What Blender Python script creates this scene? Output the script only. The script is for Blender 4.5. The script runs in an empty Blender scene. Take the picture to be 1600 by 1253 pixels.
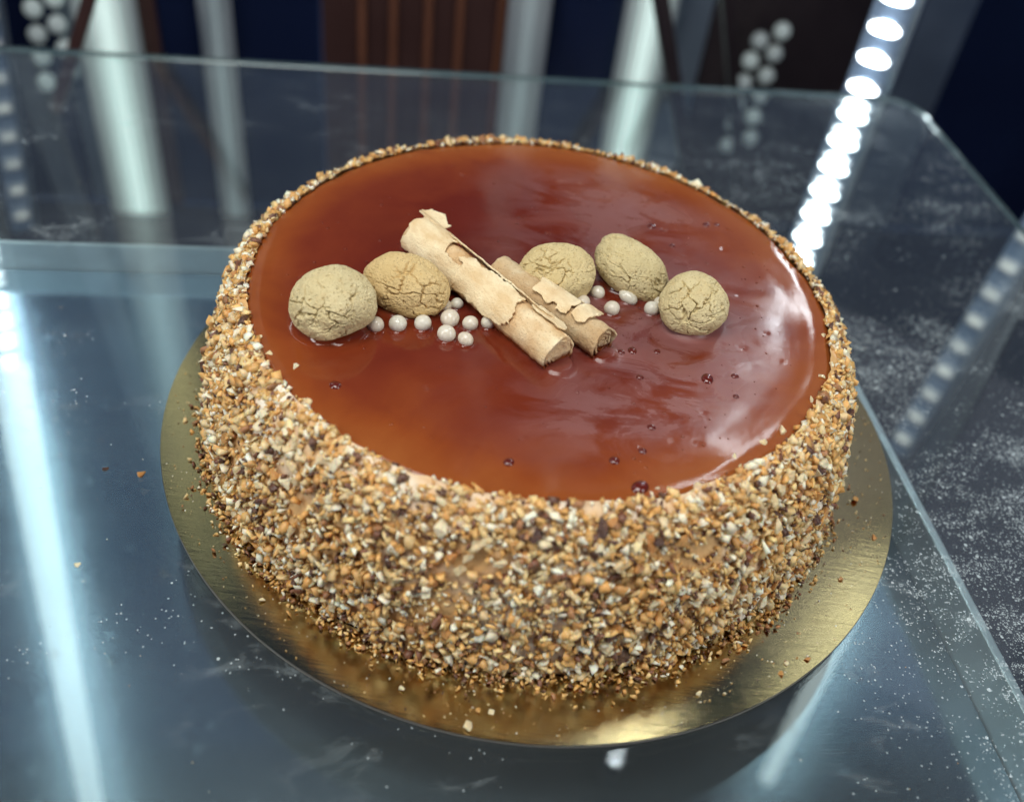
import bpy, bmesh, math, random
import numpy as np
from mathutils import Vector, Matrix, Euler, noise

random.seed(7)
rng = np.random.default_rng(11)
scene = bpy.context.scene
COL = scene.collection
R = math.radians

# ------------------------------------------------------------------ camera
F_PX = 1500.0
cam_d = bpy.data.cameras.new('camera')
cam = bpy.data.objects.new('camera', cam_d)
COL.objects.link(cam)
cR = Vector((0.99021778, 0.09466373, 0.10250627))
cU = Vector((-0.13953048, 0.67180808, 0.72746488))
cF = Vector((0.0, 0.7346514, -0.67844478))
m = Matrix((cR, cU, -cF)).transposed().to_4x4()
m.translation = Vector((-0.00514388, -0.28036475, 0.26365817))
cam.matrix_world = m
cam_d.sensor_width = 36.0
cam_d.lens = 36.0 * F_PX / 1600.0
cam_d.clip_start = 0.01
cam_d.clip_end = 20.0
cam_d.dof.use_dof = True
cam_d.dof.focus_distance = 0.322
cam_d.dof.aperture_fstop = 5.8
scene.camera = cam

# ------------------------------------------------------------------ world, lamps, exposure
world = bpy.data.worlds.new('World')
scene.world = world
world.use_nodes = True
bg = world.node_tree.nodes['Background']
bg.inputs['Color'].default_value = (0.060, 0.115, 0.27, 1)
bg.inputs['Strength'].default_value = 0.40


def area_light(name, loc, target, sx, sy, power, color):
    l = bpy.data.lights.new(name, 'AREA')
    l.shape = 'RECTANGLE'
    l.size, l.size_y = sx, sy
    l.energy = power
    l.color = color
    o = bpy.data.objects.new(name, l)
    o.location = loc
    o.rotation_euler = (Vector(target) - Vector(loc)).to_track_quat('-Z', 'Y').to_euler()
    COL.objects.link(o)
    return o


area_light('canopy_lamp', (-0.10, -0.20, 0.80), (0, 0, 0.05), 0.50, 0.34, 4.8, (1.0, 0.98, 0.93))
area_light('front_left_strip_lamp', (-0.48, -0.34, 0.32), (0, 0, 0.03), 0.06, 0.60, 1.9, (0.97, 1.0, 0.98))
area_light('front_right_strip_lamp', (0.50, -0.30, 0.32), (0, 0, 0.03), 0.06, 0.60, 1.9, (0.97, 1.0, 0.98))
area_light('veil_light', (0.50, 0.80, 0.80), (0.06, -0.02, 0.06), 0.70, 0.50, 0.26, (0.86, 0.88, 1.0))  # added out of view to lay a soft veil on the glaze

vs = scene.view_settings
vs.view_transform = 'Standard'
vs.look = 'None'
vs.exposure = 0.0
vs.gamma = 1.0
vs.use_curve_mapping = False
scene.cycles.use_denoising = True
scene.cycles.max_bounces = 6
scene.cycles.transparent_max_bounces = 10
scene.cycles.use_adaptive_sampling = True
scene.cycles.adaptive_threshold = 0.03
scene.cycles.sample_clamp_indirect = 6.0
scene.cycles.caustics_reflective = False
scene.cycles.caustics_refractive = False

# ------------------------------------------------------------------ helpers
YAW = R(11.0)          # the display case stands turned by 11 degrees


def K(u, v, z=0.0):
    return Vector((u * math.cos(YAW) - v * math.sin(YAW), u * math.sin(YAW) + v * math.cos(YAW), z))


def srgb(r, g, b):
    f = lambda c: (c / 12.92 if c <= 0.04045 else ((c + 0.055) / 1.055) ** 2.4)
    return (f(r / 255), f(g / 255), f(b / 255), 1.0)


def tag(o, label=None, cat=None, group=None, kind=None):
    if label: o['label'] = label
    if cat: o['category'] = cat
    if group: o['group'] = group
    if kind: o['kind'] = kind
    return o


def empty(name, loc=(0, 0, 0), rz=0.0):
    o = bpy.data.objects.new(name, None)
    o.empty_display_size = 0.01
    o.location = loc
    o.rotation_euler = (0, 0, rz)
    COL.objects.link(o)
    return o


def mesh_obj(name, me, mat=None, parent=None, smooth=False):
    if mat is not None and len(me.materials) == 0:
        me.materials.append(mat)
    if smooth:
        me.polygons.foreach_set('use_smooth', [True] * len(me.polygons))
    o = bpy.data.objects.new(name, me)
    COL.objects.link(o)
    if parent: o.parent = parent
    return o


def from_bm(name, bm, mat=None, parent=None, smooth=False):
    me = bpy.data.meshes.new(name)
    bm.to_mesh(me)
    bm.free()
    return mesh_obj(name, me, mat, parent, smooth)


def from_np(name, V, Fc, mat=None, parent=None, smooth=False):
    me = bpy.data.meshes.new(name)
    V = np.asarray(V, np.float32)
    Fc = np.asarray(Fc, np.int32)
    n, k = Fc.shape
    me.vertices.add(len(V))
    me.vertices.foreach_set('co', V.ravel())
    me.loops.add(n * k)
    me.loops.foreach_set('vertex_index', Fc.ravel())
    me.polygons.add(n)
    me.polygons.foreach_set('loop_start', np.arange(0, n * k, k, dtype=np.int32))
    me.update(calc_edges=True)
    me.validate()
    return mesh_obj(name, me, mat, parent, smooth)


def bm_box(bm, x0, x1, y0, y1, z0, z1, bev=0.0):
    r = bmesh.ops.create_cube(bm, size=1.0)
    vs_ = r['verts']
    for v in vs_:
        v.co = Vector(((x0 + x1) / 2 + v.co.x * (x1 - x0), (y0 + y1) / 2 + v.co.y * (y1 - y0), (z0 + z1) / 2 + v.co.z * (z1 - z0)))
    if bev > 0:
        es = list({e for v in vs_ for e in v.link_edges})
        bmesh.ops.bevel(bm, geom=es, offset=bev, segments=2, affect='EDGES', profile=0.6)
    return bm


# ---- node helpers
class NT:
    def __init__(self, name):
        self.mat = bpy.data.materials.new(name)
        self.mat.use_nodes = True
        self.t = self.mat.node_tree
        self.p = self.t.nodes['Principled BSDF']
        self.out = self.t.nodes['Material Output']

    def n(self, typ, **kw):
        nd = self.t.nodes.new(typ)
        for k, v in kw.items():
            if k in nd.inputs.keys() if isinstance(k, str) else False:
                nd.inputs[k].default_value = v
            else:
                setattr(nd, k, v)
        return nd

    def l(self, a, b):
        self.t.links.new(a, b)

    def coord(self, kind='Object'):
        if not hasattr(self, '_tc'): self._tc = self.n('ShaderNodeTexCoord')
        return self._tc.outputs[kind]

    def geo(self):
        if not hasattr(self, '_g'): self._g = self.n('ShaderNodeNewGeometry')
        return self._g

    def mapping(self, vec, scale=(1, 1, 1), rot=(0, 0, 0), loc=(0, 0, 0)):
        mp = self.n('ShaderNodeMapping')
        mp.inputs['Scale'].default_value = scale
        mp.inputs['Rotation'].default_value = rot
        mp.inputs['Location'].default_value = loc
        self.l(vec, mp.inputs['Vector'])
        return mp.outputs[0]

    def noise(self, vec, scale, detail=4.0, rough=0.55, dist=0.0):
        nd = self.n('ShaderNodeTexNoise')
        nd.inputs['Scale'].default_value = scale
        nd.inputs['Detail'].default_value = detail
        nd.inputs['Roughness'].default_value = rough
        nd.inputs['Distortion'].default_value = dist
        self.l(vec, nd.inputs['Vector'])
        return nd.outputs['Fac']

    def voro(self, vec, scale, feature='F1', out='Distance', rand=1.0):
        nd = self.n('ShaderNodeTexVoronoi')
        nd.feature = feature
        nd.inputs['Scale'].default_value = scale
        nd.inputs['Randomness'].default_value = rand
        self.l(vec, nd.inputs['Vector'])
        return nd.outputs[out]

    def ramp(self, fac, stops, interp='LINEAR'):
        nd = self.n('ShaderNodeValToRGB')
        cr = nd.color_ramp
        cr.interpolation = interp
        while len(cr.elements) < len(stops): cr.elements.new(0.5)
        for e, (p, c) in zip(cr.elements, stops):
            e.position = p
            e.color = c if hasattr(c, '__len__') else (c, c, c, 1)
        self.l(fac, nd.inputs[0])
        return nd.outputs[0]

    def math(self, op, a, b=None, c=None, clamp=False):
        nd = self.n('ShaderNodeMath')
        nd.operation = op
        nd.use_clamp = clamp
        for i, x in enumerate((a, b, c)):
            if x is None: continue
            if isinstance(x, (int, float)): nd.inputs[i].default_value = x
            else: self.l(x, nd.inputs[i])
        return nd.outputs[0]

    def mix(self, fac, a, b, mode='MIX'):
        nd = self.n('ShaderNodeMix')
        nd.data_type = 'RGBA'
        nd.blend_type = mode
        for s, x in ((nd.inputs[0], fac), (nd.inputs[6], a), (nd.inputs[7], b)):
            if isinstance(x, (int, float)): s.default_value = x
            elif isinstance(x, tuple): s.default_value = x
            else: self.l(x, s)
        return nd.outputs[2]

    def bump(self, h, strength=0.3, dist=0.001, normal=None):
        nd = self.n('ShaderNodeBump')
        nd.inputs['Strength'].default_value = strength
        nd.inputs['Distance'].default_value = dist
        self.l(h, nd.inputs['Height'])
        if normal is not None: self.l(normal, nd.inputs['Normal'])
        return nd.outputs[0]

    def set(self, **kw):
        for k, v in kw.items():
            s = self.p.inputs[k.replace('_', ' ')]
            if isinstance(v, (int, float, tuple)): s.default_value = v
            else: self.l(v, s)
        return self


def plain(name, col, rough=0.5, metal=0.0, var=0.12, scale=40.0, bump=0.0):
    t = NT(name)
    f = t.noise(t.coord(), scale, 5)
    lo = tuple(c * (1 - var) for c in col[:3]) + (1,)
    hi = tuple(min(1, c * (1 + var)) for c in col[:3]) + (1,)
    t.set(Base_Color=t.mix(f, lo, hi), Metallic=metal, Roughness=t.ramp(f, [(0.2, rough * 0.8), (0.8, min(1, rough * 1.2))]))
    if bump: t.set(Normal=t.bump(f, bump, 0.001))
    return t.mat


def emitter(name, col, strength):
    t = NT(name)
    t.set(Base_Color=(0.7, 0.72, 0.74, 1), Roughness=0.4, Emission_Color=col, Emission_Strength=strength)
    return t.mat


# ------------------------------------------------------------------ materials
# brushed stainless steel of the case base
t = NT('brushed_steel')
co = t.coord()
br = t.noise(t.mapping(co, scale=(6, 420, 6)), 3.0, 6, 0.7)
cl = t.noise(co, 9.0, 5, 0.6)
sp = t.ramp(t.voro(co, 85.0), [(0.06, 1.0), (0.22, 0.0)])
nrm = t.bump(br, 0.04, 0.0004)
scol = t.mix(cl, (0.27, 0.36, 0.46, 1), (0.41, 0.51, 0.59, 1))
ga = t.n('ShaderNodeBsdfGlossy'); gb = t.n('ShaderNodeBsdfGlossy'); ms = t.n('ShaderNodeMixShader')
for g_ in (ga, gb): t.l(scol, g_.inputs['Color']); t.l(nrm, g_.inputs['Normal'])
t.l(t.math('ADD', t.ramp(cl, [(0.3, 0.10), (0.7, 0.17)]), t.math('MULTIPLY', sp, 0.06)), ga.inputs['Roughness'])
gb.inputs['Roughness'].default_value = 0.30
ms.inputs[0].default_value = 0.24
t.l(ga.outputs[0], ms.inputs[1]); t.l(gb.outputs[0], ms.inputs[2]); t.l(ms.outputs[0], t.out.inputs[0])
M_STEEL = t.mat

# glass of the shelf: clear sheet, fresnel reflection, smears and icing-sugar dust lying on it
t = NT('shelf_glass')
co = t.coord()
fr = t.n('ShaderNodeFresnel')   # a thin sheet reflects alike from either side
t.l(t.math('ADD', 1.5, t.math('MULTIPLY', t.geo().outputs['Backfacing'], 1 / 1.5 - 1.5)), fr.inputs['IOR'])
gl = t.n('ShaderNodeBsdfGlossy'); gl.inputs['Roughness'].default_value = 0.02
gl.inputs['Color'].default_value = (0.95, 1.0, 0.99, 1)
tr = t.n('ShaderNodeBsdfTransparent'); tr.inputs['Color'].default_value = (0.93, 0.975, 0.97, 1)
mx = t.n('ShaderNodeMixShader')
t.l(fr.outputs[0], mx.inputs[0]); t.l(tr.outputs[0], mx.inputs[1]); t.l(gl.outputs[0], mx.inputs[2])
df = t.n('ShaderNodeBsdfDiffuse'); df.inputs['Color'].default_value = (0.70, 0.80, 0.82, 1)
# dust specks: dense to the right of the cake, sparse elsewhere; smears and a thin film painting haze over the dark areas
sep = t.n('ShaderNodeSeparateXYZ'); t.l(co, sep.inputs[0])
big = t.noise(t.mapping(co, loc=(3.1, 0.4, 0)), 11.0, 2, 0.6)
right = t.math('MULTIPLY', t.ramp(sep.outputs[0], [(0.10, 0.0), (0.17, 1.0), (0.26, 1.0), (0.30, 0.6)]),
               t.ramp(t.math('ADD', sep.outputs[1], 0.5), [(0.24, 0.0), (0.38, 1.0), (0.56, 1.0), (0.70, 0.3), (0.85, 0.12)]))
dens = t.math('ADD', t.math('MULTIPLY', right, t.ramp(big, [(0.40, 0.05), (0.58, 1.0)])), t.math('MULTIPLY', t.ramp(big, [(0.5, 0.0), (0.75, 1.0)]), 0.16))
wn1 = t.n('ShaderNodeTexVoronoi'); wn1.voronoi_dimensions = '2D'; wn1.inputs['Scale'].default_value = 560.0; t.l(co, wn1.inputs['Vector'])
s_ = t.n('ShaderNodeSeparateColor'); t.l(wn1.outputs['Color'], s_.inputs[0])
sm = t.noise(t.mapping(co, scale=(1, 2.2, 1), rot=(0, 0, 0.6)), 34.0, 5, 0.72, 0.8)
clump = t.ramp(sm, [(0.42, 0.04), (0.60, 1.0)])
on = t.math('LESS_THAN', s_.outputs[0], t.math('MULTIPLY', t.math('MULTIPLY', dens, clump), 0.42))
size = t.math('MULTIPLY', t.math('POWER', s_.outputs[1], 2.5), 0.42)
s1 = t.math('MULTIPLY', on, t.math('LESS_THAN', wn1.outputs['Distance'], size))
wn2 = t.n('ShaderNodeTexVoronoi'); wn2.voronoi_dimensions = '2D'; wn2.inputs['Scale'].default_value = 1500.0; t.l(co, wn2.inputs['Vector'])
s2_ = t.n('ShaderNodeSeparateColor'); t.l(wn2.outputs['Color'], s2_.inputs[0])
on2 = t.math('LESS_THAN', s2_.outputs[0], t.math('MULTIPLY', t.math('MULTIPLY', dens, clump), 0.95))
s2 = t.math('MULTIPLY', on2, t.math('MULTIPLY', t.math('LESS_THAN', wn2.outputs['Distance'], t.math('MULTIPLY', s2_.outputs[1], 0.6)), 0.7))
s1 = t.math('MAXIMUM', s1, s2)
smear = t.math('MULTIPLY', t.ramp(sm, [(0.55, 0.0), (0.74, 1.0)]), t.ramp(big, [(0.42, 0.0), (0.62, 1.0)]))
dirt = t.math('ADD', t.math('ADD', t.math('MULTIPLY', s1, 0.55), t.math('MULTIPLY', smear, 0.20)), t.math('MULTIPLY', t.ramp(big, [(0.3, 0.5), (0.8, 1.0)]), 0.05), clamp=True)
mx2 = t.n('ShaderNodeMixShader')
t.l(dirt, mx2.inputs[0]); t.l(mx.outputs[0], mx2.inputs[1]); t.l(df.outputs[0], mx2.inputs[2])
t.l(mx2.outputs[0], t.out.inputs[0])
M_GLASS = t.mat
t = NT('shelf_glass_underside')
fr = t.n('ShaderNodeFresnel')   # a thin sheet reflects alike from either side
t.l(t.math('ADD', 1.5, t.math('MULTIPLY', t.geo().outputs['Backfacing'], 1 / 1.5 - 1.5)), fr.inputs['IOR'])
gl = t.n('ShaderNodeBsdfGlossy'); gl.inputs['Roughness'].default_value = 0.02
tr = t.n('ShaderNodeBsdfTransparent')
tr.inputs['Color'].default_value = (0.95, 0.985, 0.98, 1)
mx = t.n('ShaderNodeMixShader')
t.l(fr.outputs[0], mx.inputs[0]); t.l(tr.outputs[0], mx.inputs[1]); t.l(gl.outputs[0], mx.inputs[2]); t.l(mx.outputs[0], t.out.inputs[0])
M_GLASS_LOW = t.mat

t = NT('glass_edge')
t.set(Base_Color=t.mix(t.noise(t.coord(), 30.0, 4), (0.05, 0.09, 0.10, 1), (0.16, 0.24, 0.24, 1)), Roughness=0.12, Specular_IOR_Level=0.9)
M_GLASS_EDGE = t.mat

M_FLOOR = plain('case_floor_laminate', (0.030, 0.030, 0.045, 1), 0.22, 0.0, 0.3, 6.0)
M_NAVY = plain('navy_gloss_panel', (0.008, 0.014, 0.045, 1), 0.25, 0.0, 0.3, 5.0)
M_BROWN = plain('brown_wood_panel', (0.055, 0.024, 0.020, 1), 0.4, 0.0, 0.3, 14.0)
M_RUST = plain('copper_strip', (0.20, 0.075, 0.04, 1), 0.5, 0.3, 0.3, 20.0)
M_GREYPANEL = plain('grey_metal_panel', (0.30, 0.36, 0.42, 1), 0.35, 0.8, 0.2, 15.0)
M_DARKBAR = plain('dark_bracket_metal', (0.035, 0.024, 0.026, 1), 0.4, 0.3, 0.2, 30.0)
M_BROWNBAR = plain('brown_bracket_metal', (0.085, 0.04, 0.035, 1), 0.4, 0.3, 0.2, 30.0)
M_GREEN = plain('green_plastic_edge', (0.005, 0.20, 0.15, 1), 0.35, 0.0, 0.2, 30.0)
M_STRIP = plain('led_board_blue_grey', (0.22, 0.30, 0.42, 1), 0.35, 0.0, 0.08, 30.0)
def led_soft(name, col, strength, w, hgt):
    """an LED package: phosphor glows hottest in the middle of the lens"""
    t = NT(name)
    mp = t.mapping(t.coord(), scale=(2 / w, 0, 2 / hgt))
    ln = t.n('ShaderNodeVectorMath'); ln.operation = 'LENGTH'; t.l(mp, ln.inputs[0])
    fall = t.ramp(ln.outputs['Value'], [(0.0, 1.0), (0.50, 0.75), (0.80, 0.22), (1.0, 0.0)])
    oi = t.n('ShaderNodeObjectInfo')
    st = t.math('MULTIPLY', fall, t.math('MULTIPLY', t.math('ADD', 0.7, t.math('MULTIPLY', oi.outputs['Random'], 0.5)), strength))
    t.set(Base_Color=(0.6, 0.66, 0.72, 1), Roughness=0.4, Emission_Color=col, Emission_Strength=st)
    return t.mat


M_LED = led_soft('led_white', (0.86, 0.95, 1.0, 1), 72.0, 0.022, 0.0100)
M_LED_LEFT = led_soft('led_white_dim', (0.86, 0.95, 1.0, 1), 40.0, 0.019, 0.0080)
M_LEDW = led_soft('led_warm', (1.0, 0.98, 0.82, 1), 0.45, 0.017, 0.0105)
M_TUBE = emitter('led_tube_frosted', (0.84, 0.97, 0.95, 1), 4.0)
M_GLOW1 = [emitter('glowing_pale_column', (0.62, 0.80, 0.80, 1), q) for q in (0.17, 0.07, 0.02, 0.01)]  # brightness of the lit columns put in as emission, both materials
M_GLOW2 = [emitter('glowing_pale_panel', (0.72, 0.92, 0.85, 1), q) for q in (0.74, 0.50, 0.22, 0.06, 0.02)]
t = NT('lamp_bead')
oi = t.n('ShaderNodeObjectInfo')
t.set(Base_Color=(0.5, 0.55, 0.55, 1), Roughness=0.15, Emission_Color=(0.70, 0.86, 0.80, 1), Emission_Strength=t.math('ADD', 0.04, t.math('MULTIPLY', t.math('POWER', oi.outputs['Random'], 2.0), 0.15)))
M_BEAD = t.mat

# ------------------------------------------------------------------ the display case
# case floor and back wall, far below and behind the shelf
bm = bmesh.new(); bm_box(bm, -1.1, 1.1, -0.75, 0.62, -0.32, -0.30)
floor = from_bm('case_floor', bm, M_FLOOR); floor.rotation_euler[2] = YAW; tag(floor, kind='structure')
wall = empty('back_wall', K(0, 0.62, -0.30), YAW); tag(wall, kind='structure')


def panel(u0, u1, mat, dv=0.0, name='panel', z1=0.32, th=0.012):
    bm = bmesh.new(); bm_box(bm, u0 + 0.0006, u1 - 0.0006, dv, dv + th, 0.001, z1, 0.001)
    return from_bm(name, bm, mat, wall)


panel(-1.1, -0.47, M_NAVY); panel(-0.47, -0.345, M_NAVY)
panel(-0.345, -0.318, M_GREYPANEL); panel(-0.276, -0.257, M_BROWN, -0.004)
panel(-0.257, -0.112, M_NAVY); panel(-0.112, 0.062, M_BROWN); panel(0.062, 0.215, M_NAVY)
panel(0.215, 0.256, M_GREYPANEL); panel(0.256, 0.445, M_DARKBAR); panel(0.445, 0.517, M_GREYPANEL, -0.003); panel(0.517, 1.1, M_NAVY)
for u in (-0.0745, -0.0458, -0.0139, 0.0152, 0.0534):
    panel(u - 0.004, u + 0.004, M_RUST, -0.009, 'trim_strip', 0.32, 0.008)


bm = bmesh.new(); bm_box(bm, -0.9, 0.9, -0.60, 0.45, 0, 0.02, 0.002)
roof = from_bm('added_dark_roof', bm, M_NAVY); roof.location = K(0, 0, 1.12); roof.rotation_euler[2] = YAW; tag(roof, kind='structure')  # unseen dark roof, added to darken steep reflections in the tray


def glowing_column(u, w, mats, label, flutes=5):  # fluted columns that glow themselves in place of LED light falling on them
    o = empty('glowing_column', K(u, 0.60, -0.30), YAW)
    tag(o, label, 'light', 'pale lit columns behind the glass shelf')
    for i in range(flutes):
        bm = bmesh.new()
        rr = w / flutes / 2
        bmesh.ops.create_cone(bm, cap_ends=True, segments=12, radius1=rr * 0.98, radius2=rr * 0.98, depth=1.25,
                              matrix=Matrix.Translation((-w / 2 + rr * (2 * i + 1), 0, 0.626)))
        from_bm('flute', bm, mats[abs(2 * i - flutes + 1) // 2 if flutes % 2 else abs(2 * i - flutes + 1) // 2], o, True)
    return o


glowing_column(-0.297, 0.056, M_GLOW2, 'bright pale fluted column crossed by the brown bar', 7)
glowing_column(-0.203, 0.030, M_GLOW1, 'narrow dim grey green column left of the dark navy panel', 5)
glowing_column(0.077, 0.040, M_GLOW1, 'dim grey green column right of the copper stripes', 5)
glowing_column(0.190, 0.050, M_GLOW2, 'bright pale fluted column beside the dark slanted bracket', 7)


def led_post(name, base, topv, w, pitch, z0, z1, mat_led, label, tube_from=None, tube_mat=None):
    """strip of LED chips on a post from base to topv; chips between heights z0 and z1"""
    base, topv = Vector(base), Vector(topv)
    o = empty(name, base)
    ax = (topv - base).normalized()
    face = (Vector((0, -0.05, base.z)) - base); face = (face - ax * face.dot(ax)); face.z = 0; face = (face - ax * face.dot(ax)).normalized()
    side = ax.cross(face).normalized()
    rot = Matrix((side, -face, ax)).transposed().to_4x4()
    o.matrix_world = Matrix.Translation(base) @ rot
    L = (topv - base).length
    bm = bmesh.new(); bm_box(bm, -w * 0.62, w * 0.62, 0, 0.010, 0, L, 0.001)
    from_bm('strip', bm, M_STRIP, o)
    bm = bmesh.new(); bm_box(bm, w * 0.64, w * 0.86, -0.004, 0.012, 0, L, 0.001)
    from_bm('profile', bm, M_GREYPANEL, o)
    bm = bmesh.new(); bm_box(bm, -w / 2, w / 2, -0.003, 0.0008, -pitch * 0.21, pitch * 0.21, 0.0012)
    me = bpy.data.meshes.new('led_chip'); bm.to_mesh(me); bm.free(); me.materials.append(mat_led)
    s = (z0 - base.z) / ax.z
    while s * ax.z + base.z < z1:
        c = mesh_obj('led_chip', me, None, o); c.location = (0, 0, s)
        s += pitch
    if tube_from is not None:
        a = (tube_from - base.z) / ax.z
        bm = bmesh.new()
        bmesh.ops.create_cone(bm, cap_ends=True, segments=16, radius1=w * 0.72, radius2=w * 0.72, depth=L - a, matrix=Matrix.Translation((0, -0.004, (L + a) / 2)))
        from_bm('tube', bm, tube_mat, o, True)
    tag(o, label, 'light', 'LED light posts of the display case')
    return o


b = K(0.2735, 0.330, -0.299)
led_post('led_post', b, b + Vector((0.0, 0, 1.35)), 0.021, 0.0205, -0.25, 1.0, M_LED, 'bright white LED post behind the right rear corner of the glass')
b = K(0.386, 0.262, -0.299)
led_post('led_post', b, K(0.495, 0.305, 1.0), 0.015, 0.025, -0.28, 0.02, M_LEDW, 'yellowish LED post at the right edge of the photo', 0.5, M_TUBE)
b = K(-0.2985, 0.2800, -0.012)
led_post('led_post', b, K(-0.403, 0.262, 1.05), 0.018, 0.018, 0.0, 0.215, M_LED_LEFT,
         'white LED post mirrored as a long streak along the left of the shelf', 0.222, M_TUBE)
b = K(-0.40, 0.56, -0.299)
led_post('led_post', b, b + Vector((0.09, 0, 0.9)), 0.016, 0.028, -0.28, -0.02, M_LEDW, 'small slanted LED strip in the top left corner')


def bead_string(u, v, n, label, start=0.012, r=0.0080, cols=2):
    o = empty('bead_string', K(u, v, -0.30), YAW)
    bm = bmesh.new(); bmesh.ops.create_uvsphere(bm, u_segments=14, v_segments=8, radius=r)
    me = bpy.data.meshes.new('bead'); bm.to_mesh(me); bm.free(); me.materials.append(M_BEAD)
    me.polygons.foreach_set('use_smooth', [True] * len(me.polygons))
    for i in range(n):
        for c in range(cols):
            q = mesh_obj('bead', me, None, o)
            q.location = (c * r * 2.5 + random.uniform(-.002, .002), random.uniform(-.003, .003), start + i * r * 2.7 + c * r * 1.2)
    tag(o, label, 'light', 'strings of round lamp beads on the back wall')


bead_string(0.292, 0.585, 6, 'two rows of round pale beads left of the bright LED post', 0.115)
bead_string(-0.352, 0.585, 4, 'two rows of round pale beads in the top left corner', 0.145)


def bar(p0, p1, w, mat, label):
    p0, p1 = Vector(p0), Vector(p1)
    o_bm = bmesh.new(); L = (p1 - p0).length
    bm_box(o_bm, -w / 2, w / 2, -w / 3, w / 3, 0, L, 0.0015)
    o = from_bm('bracket_arm', o_bm, mat)
    o.location = p0
    o.rotation_euler = (p1 - p0).to_track_quat('Z', 'Y').to_euler()
    tag(o, label, 'bracket', 'slanted bracket arms behind the shelf')


bar(K(-0.305, 0.45, -0.112), K(-0.17, 0.45, 0.18), 0.014, M_BROWNBAR, 'brown slanted bracket arm in front of the bright left column')
bar(K(0.245, 0.45, -0.24), K(0.085, 0.45, 0.18), 0.017, M_DARKBAR, 'dark slanted bracket arm right of the bright pale column')
bar(K(0.305, 0.50, -0.25), K(0.165, 0.50, 0.15), 0.013, M_DARKBAR, 'thin dark slanted arm between grey panel and beads')
bm = bmesh.new(); bm_box(bm, 0.36, 0.9, 0, 0.02, 0.0, 0.02, 0.002)
o = from_bm('green_rail', bm, M_GREEN); o.location = K(0, 0.47, 0.018); o.rotation_euler[2] = YAW
tag(o, 'green plastic rail at the top right corner', 'rail')

# steel tray under the glass
M_RIM = plain('satin_rim_metal', (0.62, 0.70, 0.72, 1), 0.38, 0.75, 0.15, 60.0)
tray = empty('steel_tray', K(0, 0, -0.028), YAW)
tag(tray, 'brushed stainless steel tray with upright rims under the glass shelf', 'tray')
bm = bmesh.new(); bm_box(bm, -0.62, 0.1515, -0.55, 0.125, -0.002, 0.0); from_bm('tray_floor', bm, M_STEEL, tray)
bm = bmesh.new(); bm_box(bm, -0.62, 0.1515, 0.1255, 0.1275, -0.002, 0.015, 0.0006); from_bm('back_rim', bm, M_RIM, tray)
bm = bmesh.new(); bm_box(bm, 0.152, 0.1556, -0.55, 0.125, -0.002, 0.0215, 0.0008); from_bm('side_rim', bm, M_RIM, tray)

# glass shelf with rounded rear corner
shelf = empty('glass_shelf', (0, 0, 0), YAW)
tag(shelf, 'large clear dusty glass shelf under the gold cake board', 'shelf')
TH = 0.0036
u0, u1, v0, v1, rc = -0.287, 0.2985, -0.52, 0.309, 0.022
pts = [(u0, v0), (u1, v0)]
for i in range(9):
    a = i / 8 * math.pi / 2
    pts.append((u1 - rc + rc * math.cos(a), v1 - rc + rc * math.sin(a)))
pts.append((u0, v1))
bm = bmesh.new()
top = [bm.verts.new((x, y, -0.0001)) for x, y in pts]
bot = [bm.verts.new((x, y, -TH)) for x, y in pts]
bm.faces.new(top)
lowf = bm.faces.new(bot)      # both faces look up: the fresnel term always sees air to glass
lowf.material_index = 1
pane = from_bm('pane', bm, M_GLASS, shelf)
pane.data.materials.append(M_GLASS_LOW)
bm = bmesh.new()
n = len(pts)
prof = [(0.0, -0.0002), (0.0006, -0.0008), (0.0006, -TH + 0.0008), (0.0, -TH + 0.0002)]
cx, cy = (u0 + u1) / 2, (v0 + v1) / 2
rings = []
for d, z in prof:
    rings.append([bm.verts.new((x + math.copysign(d, x - cx), y + math.copysign(d, y - cy), z)) for x, y in pts])
for a, b_ in zip(rings, rings[1:]):
    for i in range(n):
        j = (i + 1) % n
        bm.faces.new((a[i], b_[i], b_[j], a[j]))
from_bm('polished_edge', bm, M_GLASS_EDGE, shelf)

# ------------------------------------------------------------------ gold cake board
t = NT('gold_foil_card')
co = t.coord()
w1 = t.noise(t.mapping(co, scale=(1, 9, 1), rot=(0, 0, 0.5)), 60.0, 6, 0.7)
w2 = t.noise(co, 14.0, 5, 0.6)
sc_ = t.ramp(t.noise(t.mapping(co, scale=(1, 30, 1), rot=(0, 0, 1.1)), 22.0, 3, 0.6), [(0.62, 0.0), (0.72, 1.0)])
t.set(Base_Color=t.mix(t.ramp(w2, [(0.3, 0.0), (0.7, 1.0)]), (0.54, 0.41, 0.19, 1), (0.60, 0.48, 0.25, 1)), Metallic=1.0,
      Roughness=t.math('ADD', t.ramp(w2, [(0.3, 0.07), (0.7, 0.18)]), t.math('MULTIPLY', sc_, 0.08)),
      Normal=t.bump(t.math('ADD', w1, t.math('MULTIPLY', w2, 2.0)), 0.06, 0.0008))
M_GOLD = t.mat
M_CARD = plain('card_edge_grey', (0.22, 0.20, 0.17, 1), 0.7, 0.0, 0.2, 60.0)
BX, BY, BR = 0.0043, -0.0001, 0.1417
BT = 0.0018
board = empty('cake_board', (BX, BY, 0))
tag(board, 'round gold foil cake board under the cake', 'cake board')
NS = 360
rr = [0.0, 0.06, 0.10, 0.125, 0.134, 0.138, 0.1402, 0.1410, 0.1415, BR]
zz = [BT, BT, BT, BT, BT, BT, BT, BT, BT, BT]
V = [(0, 0, BT)]; Fq = []
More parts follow.
